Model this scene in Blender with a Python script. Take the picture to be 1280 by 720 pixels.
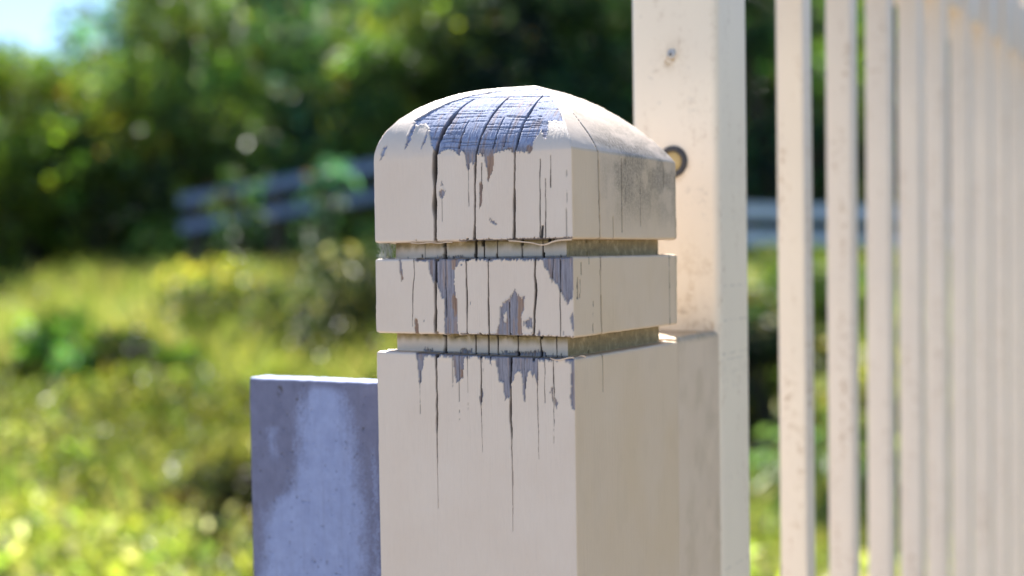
import bpy, bmesh, math, random
import numpy as np
from mathutils import Vector, Matrix

rad = math.radians
scene = bpy.context.scene
for _o in list(bpy.data.objects):
    bpy.data.objects.remove(_o)
COL = scene.collection
EYE = 1.15                                     # camera height above the path

# ---------------------------------------------------------------- camera
PITCH, ROLL = 0.02756, -0.01446
cam_d = bpy.data.cameras.new('camera')
cam = bpy.data.objects.new('camera', cam_d)
COL.objects.link(cam)
_cp, _sp, _cr, _sr = math.cos(PITCH), math.sin(PITCH), math.cos(ROLL), math.sin(ROLL)
_f = Vector((0, _cp, -_sp)); _u0 = Vector((0, _sp, _cp)); _r0 = Vector((1, 0, 0))
_r = _r0 * _cr + _u0 * _sr
_u = _u0 * _cr - _r0 * _sr
_m = Matrix((_r, _u, -_f)).transposed().to_4x4()
_m.translation = (0, 0, EYE)
cam.matrix_world = _m
cam_d.sensor_width = 36.0
cam_d.lens = 1520 / 1280 * 36
cam_d.clip_start = 0.02
cam_d.clip_end = 2000
cam_d.dof.use_dof = True
cam_d.dof.focus_distance = 0.512
cam_d.dof.aperture_fstop = 4.6
scene.camera = cam

# ---------------------------------------------------------------- light
SUN_AZ, SUN_EL = rad(-10), rad(53)             # straight ahead, a little left: everything is backlit
world = bpy.data.worlds.new('World')
scene.world = world
world.use_nodes = True
_nt = world.node_tree
_bg = _nt.nodes['Background']
_sky = _nt.nodes.new('ShaderNodeTexSky')
_sky.sky_type = 'NISHITA'
_sky.sun_disc = False
_sky.ozone_density = 3.0
_sky.dust_density = 0.1
_sky.altitude = 1200
_sky.sun_elevation = SUN_EL
_sky.sun_rotation = SUN_AZ
_nt.links.new(_sky.outputs[0], _bg.inputs[0])
_bg.inputs[1].default_value = 0.074
sun_d = bpy.data.lights.new('sun', 'SUN')
sun_d.energy = 5.0
sun_d.angle = rad(0.53)
sun_d.color = (1.0, 0.96, 0.90)
sun = bpy.data.objects.new('sun', sun_d)
COL.objects.link(sun)
_s = Vector((math.sin(SUN_AZ) * math.cos(SUN_EL), math.cos(SUN_AZ) * math.cos(SUN_EL), math.sin(SUN_EL)))
sun.rotation_euler = _s.to_track_quat('Z', 'Y').to_euler()
sun.location = _s * 30

vs = scene.view_settings
vs.view_transform = 'Standard'
vs.look = 'None'
vs.exposure = 1.8
vs.gamma = 1
vs.use_curve_mapping = False
scene.render.engine = 'CYCLES'
scene.cycles.use_denoising = True
scene.cycles.max_bounces = 8
scene.cycles.sample_clamp_indirect = 8

# ---------------------------------------------------------------- helpers
rng = np.random.default_rng(11)
random.seed(11)


def hash2(ix, iy, seed):
    h = (ix.astype(np.int64) * 374761393 + iy.astype(np.int64) * 668265263 + seed * 982451653) & 0xFFFFFFFF
    h = ((h ^ (h >> 13)) * 1274126177) & 0xFFFFFFFF
    return ((h ^ (h >> 16)) & 0xFFFFFF) / float(0xFFFFFF)


def vnoise(x, y, seed=0):
    """smooth value noise, 0..1"""
    x = np.asarray(x, float); y = np.asarray(y, float)
    ix, iy = np.floor(x), np.floor(y)
    fx, fy = x - ix, y - iy
    fx = fx * fx * (3 - 2 * fx); fy = fy * fy * (3 - 2 * fy)
    a = hash2(ix, iy, seed); b = hash2(ix + 1, iy, seed)
    c = hash2(ix, iy + 1, seed); d = hash2(ix + 1, iy + 1, seed)
    return (a * (1 - fx) + b * fx) * (1 - fy) + (c * (1 - fx) + d * fx) * fy


def fbm(x, y, seed=0, octv=3):
    t = 0; amp = 0.5; tot = 0
    for k in range(octv):
        t = t + amp * vnoise(x * 2 ** k, y * 2 ** k, seed + 17 * k); tot += amp; amp *= 0.5
    return t / tot


def sstep(a, b, x):
    t = np.clip((np.asarray(x, float) - a) / (b - a), 0, 1)
    return t * t * (3 - 2 * t)


def inpoly(px, py, poly):
    inside = np.zeros(px.shape, bool)
    n = len(poly)
    for i in range(n):
        x0, y0 = poly[i]; x1, y1 = poly[(i + 1) % n]
        if y0 == y1:
            continue
        cnd = ((y0 > py) != (y1 > py)) & (px < (x1 - x0) * (py - y0) / (y1 - y0) + x0)
        inside ^= cnd
    return inside


def mesh_np(name, verts, faces, mat, parent=None, smooth=True, attrs=None):
    """one mesh object from numpy arrays; faces is (n,3) or (n,4)"""
    verts = np.ascontiguousarray(verts, dtype=np.float32)
    faces = np.ascontiguousarray(faces, dtype=np.int32)
    k = faces.shape[1]
    me = bpy.data.meshes.new(name)
    me.vertices.add(len(verts)); me.vertices.foreach_set('co', verts.ravel())
    me.loops.add(faces.size); me.loops.foreach_set('vertex_index', faces.ravel())
    me.polygons.add(len(faces))
    me.polygons.foreach_set('loop_start', np.arange(0, faces.size, k, dtype=np.int32))
    me.polygons.foreach_set('use_smooth', np.full(len(faces), smooth, dtype=bool))
    me.update(calc_edges=True)
    for an, arr in (attrs or {}).items():
        a = me.attributes.new(an, 'FLOAT_COLOR', 'POINT')
        arr = np.asarray(arr, dtype=np.float32)
        if arr.shape[1] == 3:
            arr = np.concatenate([arr, np.ones((len(arr), 1), np.float32)], 1)
        a.data.foreach_set('color', np.ascontiguousarray(arr).ravel())
    me.materials.append(mat)
    o = bpy.data.objects.new(name, me)
    COL.objects.link(o)
    if parent:
        o.parent = parent
    return o


def mesh_bm(name, bm, mat, parent=None, smooth=False):
    me = bpy.data.meshes.new(name)
    bmesh.ops.recalc_face_normals(bm, faces=bm.faces)
    bm.to_mesh(me); bm.free()
    for p in me.polygons:
        p.use_smooth = smooth
    me.materials.append(mat)
    o = bpy.data.objects.new(name, me)
    COL.objects.link(o)
    if parent:
        o.parent = parent
    return o


def tag(o, label=None, cat=None, group=None, kind=None):
    if label: o['label'] = label
    if cat: o['category'] = cat
    if group: o['group'] = group
    if kind: o['kind'] = kind
    return o


def empty(name, loc=(0, 0, 0), rz=0.0):
    o = bpy.data.objects.new(name, None)
    COL.objects.link(o)
    o.location = loc
    o.rotation_euler = (0, 0, rz)
    o.empty_display_size = 0.1
    return o


def grid_faces(nr, nc, wrap=False):
    """quads of an nr x nc vertex grid (rows x cols)"""
    r = np.arange(nr - 1)[:, None]
    c = np.arange(nc if wrap else nc - 1)[None, :]
    c2 = (c + 1) % nc
    a = r * nc + c; b = r * nc + c2; d = (r + 1) * nc + c; e = (r + 1) * nc + c2
    return np.stack([a, b, e, d], -1).reshape(-1, 4)


class NT:
    """tiny wrapper for building node materials"""
    def __init__(self, name):
        self.m = bpy.data.materials.new(name)
        self.m.use_nodes = True
        self.t = self.m.node_tree
        self.b = self.t.nodes['Principled BSDF']
        self.out = self.t.nodes['Material Output']

    def n(self, typ, **kw):
        nd = self.t.nodes.new(typ)
        for k, v in kw.items():
            setattr(nd, k, v)
        return nd

    def put(self, sock, v):
        if isinstance(v, bpy.types.NodeSocket):
            self.t.links.new(v, sock)
        else:
            sock.default_value = v

    def coord(self, scale=(1, 1, 1), src='Object', loc=(0, 0, 0)):
        tc = self.n('ShaderNodeTexCoord'); mp = self.n('ShaderNodeMapping')
        self.t.links.new(tc.outputs[src], mp.inputs[0])
        mp.inputs['Scale'].default_value = scale
        mp.inputs['Location'].default_value = loc
        return mp.outputs[0]

    def noise(self, vec, scale=1.0, detail=4, rough=0.55):
        nd = self.n('ShaderNodeTexNoise')
        self.put(nd.inputs['Vector'], vec); nd.inputs['Scale'].default_value = scale
        nd.inputs['Detail'].default_value = detail; nd.inputs['Roughness'].default_value = rough
        return nd.outputs['Fac']

    def ramp(self, v, a, b, ca=(0, 0, 0, 1), cb=(1, 1, 1, 1)):
        nd = self.n('ShaderNodeValToRGB')
        self.put(nd.inputs[0], v)
        e = nd.color_ramp.elements
        e[0].position, e[1].position = a, b
        e[0].color, e[1].color = ca, cb
        return nd.outputs[0]

    def mix(self, fac, a, b, mode='MIX'):
        nd = self.n('ShaderNodeMix', data_type='RGBA', blend_type=mode)
        self.put(nd.inputs[0], fac); self.put(nd.inputs[6], a); self.put(nd.inputs[7], b)
        return nd.outputs[2]

    def math(self, op, a, b=0.5, c=None, clamp=False):
        nd = self.n('ShaderNodeMath', operation=op, use_clamp=clamp)
        self.put(nd.inputs[0], a); self.put(nd.inputs[1], b)
        if c is not None: self.put(nd.inputs[2], c)
        return nd.outputs[0]

    def attr(self, name):
        nd = self.n('ShaderNodeAttribute', attribute_name=name)
        sp = self.n('ShaderNodeSeparateColor')
        self.t.links.new(nd.outputs['Color'], sp.inputs[0])
        return nd.outputs['Color'], sp.outputs

    def bump(self, h, strength=0.3, dist=0.001, normal=None):
        nd = self.n('ShaderNodeBump')
        nd.inputs['Strength'].default_value = strength
        nd.inputs['Distance'].default_value = dist
        self.put(nd.inputs['Height'], h)
        if normal is not None: self.put(nd.inputs['Normal'], normal)
        return nd.outputs[0]

    def set(self, **kw):
        for k, v in kw.items():
            self.put(self.b.inputs[k.replace('_', ' ')], v)
        return self.m


def C(r, g, b): return (r, g, b, 1)

# ---------------------------------------------------------------- materials
def mat_post():
    t = NT('weathered_cream_paint')
    _, w = t.attr('wear')
    _, x = t.attr('aux')
    cs = t.coord((1000, 1000, 60))             # stretched along the grain, in mm
    ci = t.coord((1000, 1000, 1000))
    streak = t.noise(cs, 1.4, 5, 0.6)
    fine = t.noise(cs, 5.0, 3, 0.6)
    cloud = t.noise(ci, 0.035, 4, 0.6)
    spk = t.noise(ci, 0.8, 5, 0.7)
    paint = t.mix(t.ramp(cloud, 0.3, 0.75), C(0.69, 0.565, 0.465), C(0.72, 0.605, 0.51))
    paint = t.mix(t.math('MULTIPLY', t.ramp(streak, 0.55, 0.8), 0.16), paint, C(0.42, 0.35, 0.30))
    paint = t.mix(t.math('MULTIPLY', t.ramp(spk, 0.66, 0.74), 0.22), paint, C(0.30, 0.25, 0.21))
    grey = t.mix(t.ramp(streak, 0.3, 0.72), C(0.165, 0.157, 0.19), C(0.35, 0.335, 0.38))
    grey = t.mix(t.math('MULTIPLY', t.ramp(fine, 0.52, 0.68), 0.45), grey, C(0.06, 0.055, 0.07))
    brown = t.mix(t.ramp(streak, 0.3, 0.7), C(0.20, 0.115, 0.075), C(0.42, 0.27, 0.18))
    skylit_silver = t.mix(t.ramp(streak, 0.3, 0.72), C(0.17, 0.20, 0.33), C(0.40, 0.44, 0.57))  # weathered dome wood, with the blue of skylit shade mixed into its colour
    grey = t.mix(x[2], grey, skylit_silver)
    wood = t.mix(w[1], grey, brown)
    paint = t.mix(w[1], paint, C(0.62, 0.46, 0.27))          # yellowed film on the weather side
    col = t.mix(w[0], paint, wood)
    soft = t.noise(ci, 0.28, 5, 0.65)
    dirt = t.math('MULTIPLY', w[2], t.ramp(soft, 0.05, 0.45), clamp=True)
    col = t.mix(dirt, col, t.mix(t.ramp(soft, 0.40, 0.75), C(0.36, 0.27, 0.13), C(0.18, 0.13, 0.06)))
    mould = t.math('MULTIPLY', x[1], t.ramp(t.math('ADD', t.math('MULTIPLY', spk, 0.8), t.math('MULTIPLY', streak, 0.2)), 0.22, 0.72), clamp=True)
    col = t.mix(mould, col, C(0.115, 0.098, 0.07))
    col = t.mix(x[0], col, C(0.030, 0.023, 0.022))
    h = t.math('ADD', t.math('MULTIPLY', fine, 0.5), streak)
    rough = t.math('ADD', 0.5, t.math('MULTIPLY', w[0], 0.35))
    return t.set(Base_Color=col, Roughness=rough, Normal=t.bump(h, 0.6, 0.00028), Specular_IOR_Level=0.35)


def mat_steel(name, base=(0.79, 0.69, 0.545), rust=0.5, seed=0.0):
    t = NT(name)
    ci = t.coord((1000, 1000, 1000), loc=(seed, seed * 2, 0))
    cv = t.coord((1000, 1000, 120), loc=(seed, seed, 0))
    cl = t.noise(ci, 0.02, 3)
    col = t.mix(t.ramp(cl, 0.3, 0.7), C(*base), C(base[0] * 1.06, base[1] * 1.06, base[2] * 1.05))
    r1 = t.ramp(t.noise(cv, 0.12, 5, 0.65), 0.50, 0.66)
    r2 = t.ramp(t.noise(ci, 0.22, 5, 0.7), 0.50, 0.64)
    rm = t.math('MULTIPLY', t.math('MULTIPLY', r1, r2), rust, clamp=True)
    col = t.mix(rm, col, C(0.33, 0.19, 0.08))
    sp = t.ramp(t.noise(ci, 0.45, 5, 0.75), 0.70, 0.75)
    col = t.mix(t.math('MULTIPLY', sp, rust * 0.7, clamp=True), col, C(0.25, 0.17, 0.11))
    return t, col, ci


def mat_steel_plain(name, rust, seed, base=(0.715, 0.62, 0.515)):
    t, col, ci = mat_steel(name, base, rust, seed)
    return t.set(Base_Color=col, Roughness=0.42, Normal=t.bump(t.noise(ci, 0.5, 3), 0.15, 0.0004))


def mat_column():
    """cream enamel with a rust run under the screw and round the grommet (metres, column frame)"""
    t, col, ci = mat_steel('column_enamel', rust=0.35, seed=31)
    _, w = t.attr('wear')
    sp = t.noise(ci, 0.35, 5, 0.75)
    m = t.math('MULTIPLY', w[0], t.ramp(sp, 0.42, 0.58), clamp=True)
    col = t.mix(m, col, C(0.40, 0.26, 0.11))
    m2 = t.math('MULTIPLY', w[1], t.ramp(sp, 0.5, 0.62), clamp=True)
    col = t.mix(m2, col, C(0.22, 0.19, 0.16))
    return t.set(Base_Color=col, Roughness=0.42, Normal=t.bump(t.noise(ci, 0.4, 3), 0.15, 0.0004))


def mat_panel():
    t = NT('grey_cement_sheet')
    _, w = t.attr('wear')
    ci = t.coord((1000, 1000, 1000))
    n1 = t.noise(ci, 0.12, 6, 0.65)
    n2 = t.noise(ci, 1.1, 4, 0.7)
    dark = t.mix(t.ramp(n1, 0.3, 0.7), C(0.125, 0.132, 0.215), C(0.175, 0.185, 0.285))
    light = t.mix(t.ramp(n1, 0.3, 0.7), C(0.25, 0.30, 0.50), C(0.31, 0.365, 0.58))
    col = t.mix(w[0], dark, light)
    col = t.mix(t.math('MULTIPLY', t.ramp(n2, 0.66, 0.78), 0.35), col, C(0.09, 0.085, 0.10))
    run = t.ramp(t.noise(t.coord((1000, 1000, 70)), 0.5, 5, 0.65), 0.5, 0.75)
    col = t.mix(t.math('MULTIPLY', run, 0.22), col, C(0.10, 0.10, 0.13))
    col = t.mix(w[1], col, C(0.06, 0.05, 0.05))
    return t.set(Base_Color=col, Roughness=0.75, Normal=t.bump(n2, 0.4, 0.0004))


def mat_leaf(name, trans=0.45, rough=0.38, spec=0.5, gain=(1.5, 1.7, 0.7)):
    t = NT(name)
    c, _ = t.attr('tint')
    t.set(Base_Color=c, Roughness=rough, Specular_IOR_Level=spec)
    tr = t.n('ShaderNodeBsdfTranslucent')
    tc = t.mix(1.0, c, C(*gain), 'MULTIPLY')
    t.put(tr.inputs[0], tc)
    ms = t.n('ShaderNodeMixShader'); ms.inputs[0].default_value = trans
    t.t.links.new(t.b.outputs[0], ms.inputs[1]); t.t.links.new(tr.outputs[0], ms.inputs[2])
    t.t.links.new(ms.outputs[0], t.out.inputs[0])
    return t.m


def mat_simple(name, a, b, scale, rough=0.85, vec=(1, 1, 1), bump=0.3, dist=0.01):
    t = NT(name)
    cc = t.coord(vec)
    n = t.noise(cc, scale, 6, 0.65)
    return t.set(Base_Color=t.mix(t.ramp(n, 0.3, 0.7), C(*a), C(*b)), Roughness=rough, Normal=t.bump(n, bump, dist))


M_POST = mat_post()
M_COLUMN = mat_column()
M_PANEL = mat_panel()
M_RUBBER = mat_simple('dark_rubber', (0.03, 0.03, 0.035), (0.06, 0.06, 0.065), 300, 0.5)
M_PLUG = mat_simple('ochre_plug', (0.42, 0.31, 0.12), (0.50, 0.38, 0.16), 200, 0.5)
M_ZINC = mat_simple('zinc_screw', (0.42, 0.43, 0.44), (0.55, 0.55, 0.55), 800, 0.4)
M_SOCKET = mat_simple('screw_recess', (0.02, 0.02, 0.02), (0.05, 0.04, 0.03), 800, 0.7)
M_WEB = mat_simple('spider_silk', (0.35, 0.36, 0.32), (0.5, 0.5, 0.46), 400, 0.6)
M_PATH = mat_simple('sandy_gravel', (0.20, 0.165, 0.125), (0.29, 0.245, 0.19), 6, 0.9)
M_SOIL = mat_simple('leaf_litter_soil', (0.014, 0.011, 0.006), (0.04, 0.032, 0.016), 3, 0.95, dist=0.05)
M_BARK = mat_simple('bark', (0.035, 0.028, 0.02), (0.11, 0.085, 0.06), 14, 0.9, (1, 1, 0.2))
M_RAIL = mat_simple('grey_painted_timber', (0.12, 0.165, 0.28), (0.22, 0.275, 0.41), 5, 0.7)
M_RAILPALE = mat_simple('pale_painted_timber', (0.45, 0.51, 0.62), (0.60, 0.66, 0.76), 5, 0.7)
M_LEAF = mat_leaf('tree_foliage', 0.45, 0.38, 0.5)
M_WEED = mat_leaf('weed_foliage', 0.5, 0.42, 0.4, (1.5, 1.6, 0.8))

# ---------------------------------------------------------------- the timber post
# Wear of the visible faces, in mm on the face: (across from the face centre, up the surface from eye level).
WOOD = {
    'dome': [(-25.2, 63.8), (-22.8, 59.9), (-20.7, 53.2), (-18.1, 46.6), (-16.3, 43.0), (-14.0, 43.5), (-12.8, 44.8), (-10.1, 45.3), (-6.0, 44.5), (-4.3, 41.7), (-3.2, 44.2), (-1.1, 42.1), (-0.7, 37.1), (0.8, 35.8), (1.1, 38.9), (3.4, 38.0), (3.8, 41.8), (8.4, 41.5), (9.0, 37.1), (9.9, 36.0), (9.9, 31.1), (10.4, 30.3), (11.5, 33.8), (12.8, 34.8), (13.3, 41.8), (16.4, 42.6), (20.2, 43.3), (22.8, 41.8), (25.3, 41.7), (31.6, 41.0), (30.6, 41.1), (31.7, 42.5), (31.4, 47.0), (32.6, 50.3), (33.4, 52.0), (33.5, 55.8), (35.9, 48.3), (37.2, 48.6), (36.4, 55.6), (35.2, 61.4), (42.3, 60.8), (36.1, 74.3), (34, 86), (27, 99), (14, 104), (-2, 104), (-14, 97), (-23, 84), (-29, 73), (-33, 67), (-30, 63)],
    'chip1': [(5.7, 29.7), (7.5, 29.7), (7.1, 23.1), (5.8, 18.5)],
    'chip2': [(-15.0, 26.1), (-13.5, 28.4), (-11.3, 26.8), (-12.9, 24.1), (-13.9, 24.3)],
    'chip3': [(-13.9, 30.1), (-13.3, 31.7), (-12.6, 30.1)],
    'chip4': [(10.1, 14.6), (11.2, 14.9), (14.2, 12.6), (13.4, 12.2)],
    'streak1': [(-46.3, 42.3), (-44.7, 49.0), (-42.8, 49.2), (-44.2, 44.0)],
    'streak2': [(-32.7, 46.8), (-33.1, 55.8), (-31.8, 64.8), (-31.3, 70.7), (-30.5, 60.5), (-30.8, 52.1)],
    'streak3': [(-24.2, 46.2), (-23.4, 56.1), (-22.9, 60.5), (-22.7, 50.8)],
    'bandA': [(-21.7, -0.6), (-5.1, -0.8), (-5.6, -3.6), (-7.4, -6.3), (-7.8, -11.9), (-7.2, -16.3), (-6.1, -18.5), (-6.4, -26.3), (-6.0, -34.9), (-13.0, -35.1), (-12.9, -18.6), (-14.4, -18.3), (-15.7, -14.1), (-17.0, -11.3), (-18.7, -11.3), (-20.0, -6.8)],
    'bandB': [(12.6, -34.5), (14.6, -28.2), (15.1, -22.2), (16.4, -20.0), (18.9, -19.4), (21.2, -16.2), (22.5, -14.0), (23.4, -16.7), (25.9, -17.5), (27.0, -17.2), (26.8, -22.6), (25.5, -24.7), (25.4, -30.1), (26.1, -34.1)],
    'bandC': [(27.2, -27.9), (28.5, -26.3), (30.7, -25.7), (30.6, -30.0), (28.5, -30.3), (27.2, -30.1)],
    'bandC2': [(32.6, -33.8), (33.9, -30.5), (34.6, -33.8)],
    'bandD': [(35.9, -1.0), (50.0, -1.2), (50.0, -11.9), (49.3, -18.1), (47.1, -19.7), (44.7, -16.1), (42.3, -11.9), (39.3, -9.2), (39.0, -7.6), (36.6, -5.5)],
    'bandE': [(48.4, -24.4), (49.3, -23.9), (50.0, -26.6), (50.0, -30.8), (49.8, -31.2), (48.7, -28.6)],
    'bandF': [(-37.0, -1.0), (-35.7, -1.0), (-34.4, -10.2), (-35.3, -11.0), (-36.4, -6.2)],
    'bandG': [(-28.6, -27.5), (-26.9, -27.5), (-26.6, -34.6), (-28.7, -34.6)],
    'shG': [(-28.8, -40.6), (-23.7, -40.7), (-24.6, -47.5), (-25.4, -49.3), (-25.5, -53.8), (-26.9, -55.0), (-27.3, -48.2), (-28.1, -44.2)],
    'shH': [(-9.2, -40.3), (-3.4, -40.4), (-3.7, -51.8), (-5.2, -52.1), (-6.3, -53.5), (-7.6, -54.2), (-8.1, -50.3), (-8.8, -44.2)],
    'shI': [(11.2, -40.8), (12.4, -43.4), (13.6, -49.4), (14.5, -52.4), (16.1, -52.6), (16.7, -56.9), (16.9, -60.7), (17.9, -59.0), (18.9, -59.5), (19.6, -54.6), (21.3, -51.3), (22.3, -48.0), (24.2, -47.6), (25.4, -50.0), (25.8, -58.6), (26.0, -61.0), (26.8, -57.5), (27.6, -49.9), (29.0, -47.2), (30.6, -50.3), (31.4, -48.4), (32.5, -52.7), (32.9, -52.1), (33.2, -40.1)],
    'shJ': [(46.8, -40.5), (50.0, -40.5), (50.0, -49.2), (50.0, -55.4), (49.7, -62.7), (48.5, -62.5), (47.9, -57.5), (48.3, -50.7), (48.7, -44.3), (47.6, -43.9)],
    'shK': [(39.2, -53.7), (39.8, -53.1), (40.0, -59.0), (39.4, -58.5)],
    'shL': [(40.8, -58.4), (41.6, -57.6), (42.0, -60.5), (41.4, -62.1), (40.8, -61.1)],
    'shM': [(4.3, -59.7), (5.3, -56.3), (6.3, -56.9), (5.9, -61.8), (5.2, -63.5)],
    'shN': [(9.7, -41.4), (10.8, -41.3), (10.4, -46.3), (9.8, -44.6)],
}
BROWN = {
    'a': [(9.7, 40.9), (9.8, 30.3), (10.5, 30.0), (11.5, 33.8), (13.0, 34.3), (13.3, 40.7)],
    'b': [(5.7, 29.7), (7.5, 29.7), (7.1, 23.1), (5.8, 18.5)],
    'c': [(-7.6, -16.3), (-6.1, -18.5), (-6.7, -25.2), (-7.8, -26.3), (-9.3, -21.3), (-9.3, -17.4)],
    'd': [(23.4, -17.2), (25.9, -17.5), (26.7, -21.5), (25.2, -24.2), (25.4, -32.8), (23.2, -32.9), (23.7, -21.5)],
    'e': [(-35.8, -6.2), (-34.4, -10.2), (-35.3, -11.0), (-36.4, -7.3)],
    'f': [(-28.6, -27.5), (-26.9, -27.5), (-26.6, -34.6), (-28.7, -34.6)],
    'g': [(-5.1, -48.5), (-3.6, -48.1), (-3.7, -51.9), (-5.3, -52.1)],
    'h': [(19.0, 41.8), (19.4, 44.4), (21.9, 44.6), (22.5, 41.6)],
    'i': [(28.2, 41.0), (28.7, 44.9), (31.2, 44.7), (35.7, 43.6), (35.9, 40.5)],
    'j': [(-9.3, -1.3), (-6.6, -1.3), (-7.4, -6.3), (-9.1, -6.9)],
}
HOLE = [(16.9, -24.3), (18.5, -23.8), (18.1, -28.6), (16.9, -27.0)]
E1 = np.array([0.84885866, -0.52861987])       # along the post's front face, towards its sharp near corner
E2 = np.array([0.52861987, 0.84885866])        # along the fence, away from the camera
GATE_RZ = math.atan2(E1[1], E1[0])
_corner = np.array([0.02451758, 0.48388457])
POST_C = _corner - 0.05 * E1 + 0.05 * E2


def gate_xy(X, Y):
    """gate frame (mm from the post's axis) to world metres"""
    p = POST_C + E1 * X / 1000 + E2 * Y / 1000
    return float(p[0]), float(p[1])


CRACKS_F = [  # front face: polyline (across, up), width mm, depth mm
    ([(-11.1, 90), (-13.6, 73.9), (-14.9, 59.8), (-16, 48.9), (-16.8, 40.7), (-17.2, 23.7), (-17.1, 4)], 1.75, 6.0),
    ([(7, 90), (5.8, 69.9), (5.2, 55.4), (4.3, 43.1), (3.6, 29.6), (2.9, 4)], 1.0, 4.0),
    ([(23.4, 90), (23.7, 68.4), (23.6, 51.2), (23.4, 40.2), (22.8, 22.3), (22.2, 4)], 0.95, 4.0),
    ([(-4.4, 65), (-4.7, 53.3), (-4.9, 46)], 0.5, 1.2),
    ([(12.6, 66), (12.5, 54), (12.2, 45)], 0.45, 1.0),
    ([(17.8, 68), (17.6, 54), (17.5, 45.5)], 0.4, 0.8),
    ([(-7.5, 60), (-8.8, 52), (-9.3, 46)], 0.3, 0.7),
    ([(-16.6, 6.5), (-16.3, -2)], 1.1, 3.5), ([(-0.5, 6.5), (-0.6, -2)], 0.9, 3.0), ([(3.4, 6.5), (3.5, -2)], 0.6, 2.0),
    ([(10.2, 6.5), (10.1, -2)], 0.45, 1.5), ([(22.2, 6.5), (22.3, -2)], 0.4, 1.5), ([(32.2, 6.5), (32.3, -2)], 0.5, 1.5),
    ([(-27.3, 6.5), (-27.3, -2)], 0.3, 0.8),
    ([(-17.3, 0), (-17.5, -16), (-17.7, -34.5)], 1.25, 4.5),
    ([(-1.5, 0), (-1.3, -15), (-1.6, -34.5)], 0.7, 3.0),
    ([(9.8, 0), (9.5, -18), (9.6, -34.5)], 0.55, 2.5),
    ([(32.6, 0), (32.1, -9), (32.5, -15), (31.6, -24), (31.1, -34.5)], 0.9, 3.5),
    ([(-28.9, 0), (-28.5, -8), (-29.4, -15), (-29.9, -30)], 0.35, 0.9),
    ([(43.9, -2), (43.6, -34)], 0.4, 1.0), ([(40.6, -1), (40.2, -11)], 0.35, 0.8),
    ([(-12.3, -1), (-12.2, -26)], 0.35, 0.8), ([(19.6, -20), (19.5, -34)], 0.35, 0.8),
    ([(-16.9, -33), (-17, -43)], 1.0, 3.5), ([(-1.5, -33), (-1.4, -43)], 0.75, 3.0), ([(4.9, -33), (4.9, -43)], 0.6, 2.5),
    ([(9.7, -33), (9.7, -43)], 0.5, 2.0), ([(19.6, -33), (19.7, -43)], 0.6, 2.5), ([(30.6, -33), (30.8, -43)], 0.8, 3.0),
    ([(38.2, -33), (38.2, -43)], 0.35, 1.0),
    ([(-17.7, -41), (-17.6, -60), (-17.9, -78), (-17.9, -108)], 1.0, 4.5),
    ([(5.2, -41), (5.3, -52), (5.0, -58), (5.3, -82)], 0.55, 2.5),
    ([(19.7, -41), (19.5, -66), (20.1, -90), (19.9, -114)], 0.95, 4.0),
    ([(32.9, -41), (32.6, -56), (32.8, -83)], 0.5, 1.8),
    ([(40.2, -41), (40.4, -55), (40.0, -76)], 0.38, 1.0),
    ([(-1.6, -41), (-1.5, -65)], 0.3, 0.6), ([(-9.4, -41), (-9.5, -62)], 0.3, 0.6), ([(26.4, -41), (26.5, -60)], 0.3, 0.5),
    ([(36.2, -41), (36, -60)], 0.3, 0.5), ([(-6.0, -41), (-6.1, -72)], 0.26, 0.4), ([(-26.6, -50), (-26.7, -68)], 0.26, 0.4),
    ([(35.3, 38), (34.8, 6)], 0.33, 0.8), ([(37.8, 30), (37.4, 6)], 0.36, 0.8), ([(40.3, 39), (40.1, 27)], 0.35, 0.8),
    ([(7.1, 38), (6.9, 26)], 0.35, 0.8), ([(47.4, 33), (47, 6)], 0.26, 0.5), ([(0.3, 38), (0.4, 21)], 0.26, 0.4),
    ([(36.0, 11), (35.6, 5)], 0.9, 0.5), ([(-13.4, 24), (-13.3, 15)], 0.28, 0.4),
]
CRACKS_R = [  # side face towards the fence
    ([(-12, 97), (-21, 80), (-25.7, 72.5), (-27.8, 60.2), (-28.1, 49.3), (-28, 41.7), (-27.4, 28.6), (-26.7, 5)], 0.75, 2.5),
    ([(-14.8, 15), (-14.6, 5)], 0.5, 1.2), ([(-6.3, 40), (-6.7, 9)], 0.35, 0.6), ([(-3, 40), (-3.2, 22)], 0.35, 0.6),
    ([(-26.5, 0), (-26.9, -12), (-26.2, -34.5)], 0.65, 2.2),
    ([(-46.6, -10), (-46.8, -17.6)], 0.5, 0.6), ([(-44.6, -11), (-44.8, -17.5)], 0.5, 0.6), ([(-43.5, -4), (-43.5, -8)], 0.4, 0.5),
    ([(-33.5, -20), (-34.2, -33)], 0.4, 0.6), ([(-36.5, -1), (-36.5, -4)], 0.4, 0.6),
    ([(-26.1, -41), (-25.9, -48), (-25.8, -57)], 0.4, 1.2),
    ([(41.5, 0), (41.3, -34)], 0.5, 0.5), ([(36, 40), (36, 30)], 0.4, 0.5), ([(12, 36), (11.8, 12)], 0.3, 0.4),
]
CRACKS_B = [([(-20, 80), (-22, 0), (-21, -34), (-22, -160)], 1.2, 3.5), ([(8, 70), (6, 0), (7, -34), (6, -120)], 0.9, 3.0),
            ([(26, 50), (27, 0), (26, -90)], 0.7, 2.0)]
V0, DH, HW = 41.5, 34.0, 50.0


def dome_height(r, ax, ay):
    """hand-shaped top: full and round at the left arris, worn flatter towards the fence side"""
    a = (ax + 1) / 2; b = (ay + 1) / 2
    q = 0.5 * (1 - a) * (1 - b) + 0.75 * a * (1 - b) + 0.9 * a * b + 0.65 * (1 - a) * b
    return V0 + DH * np.clip(1 - r ** (2 - 0.5 * (q - 0.5)), 0, 1) ** q


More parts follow.
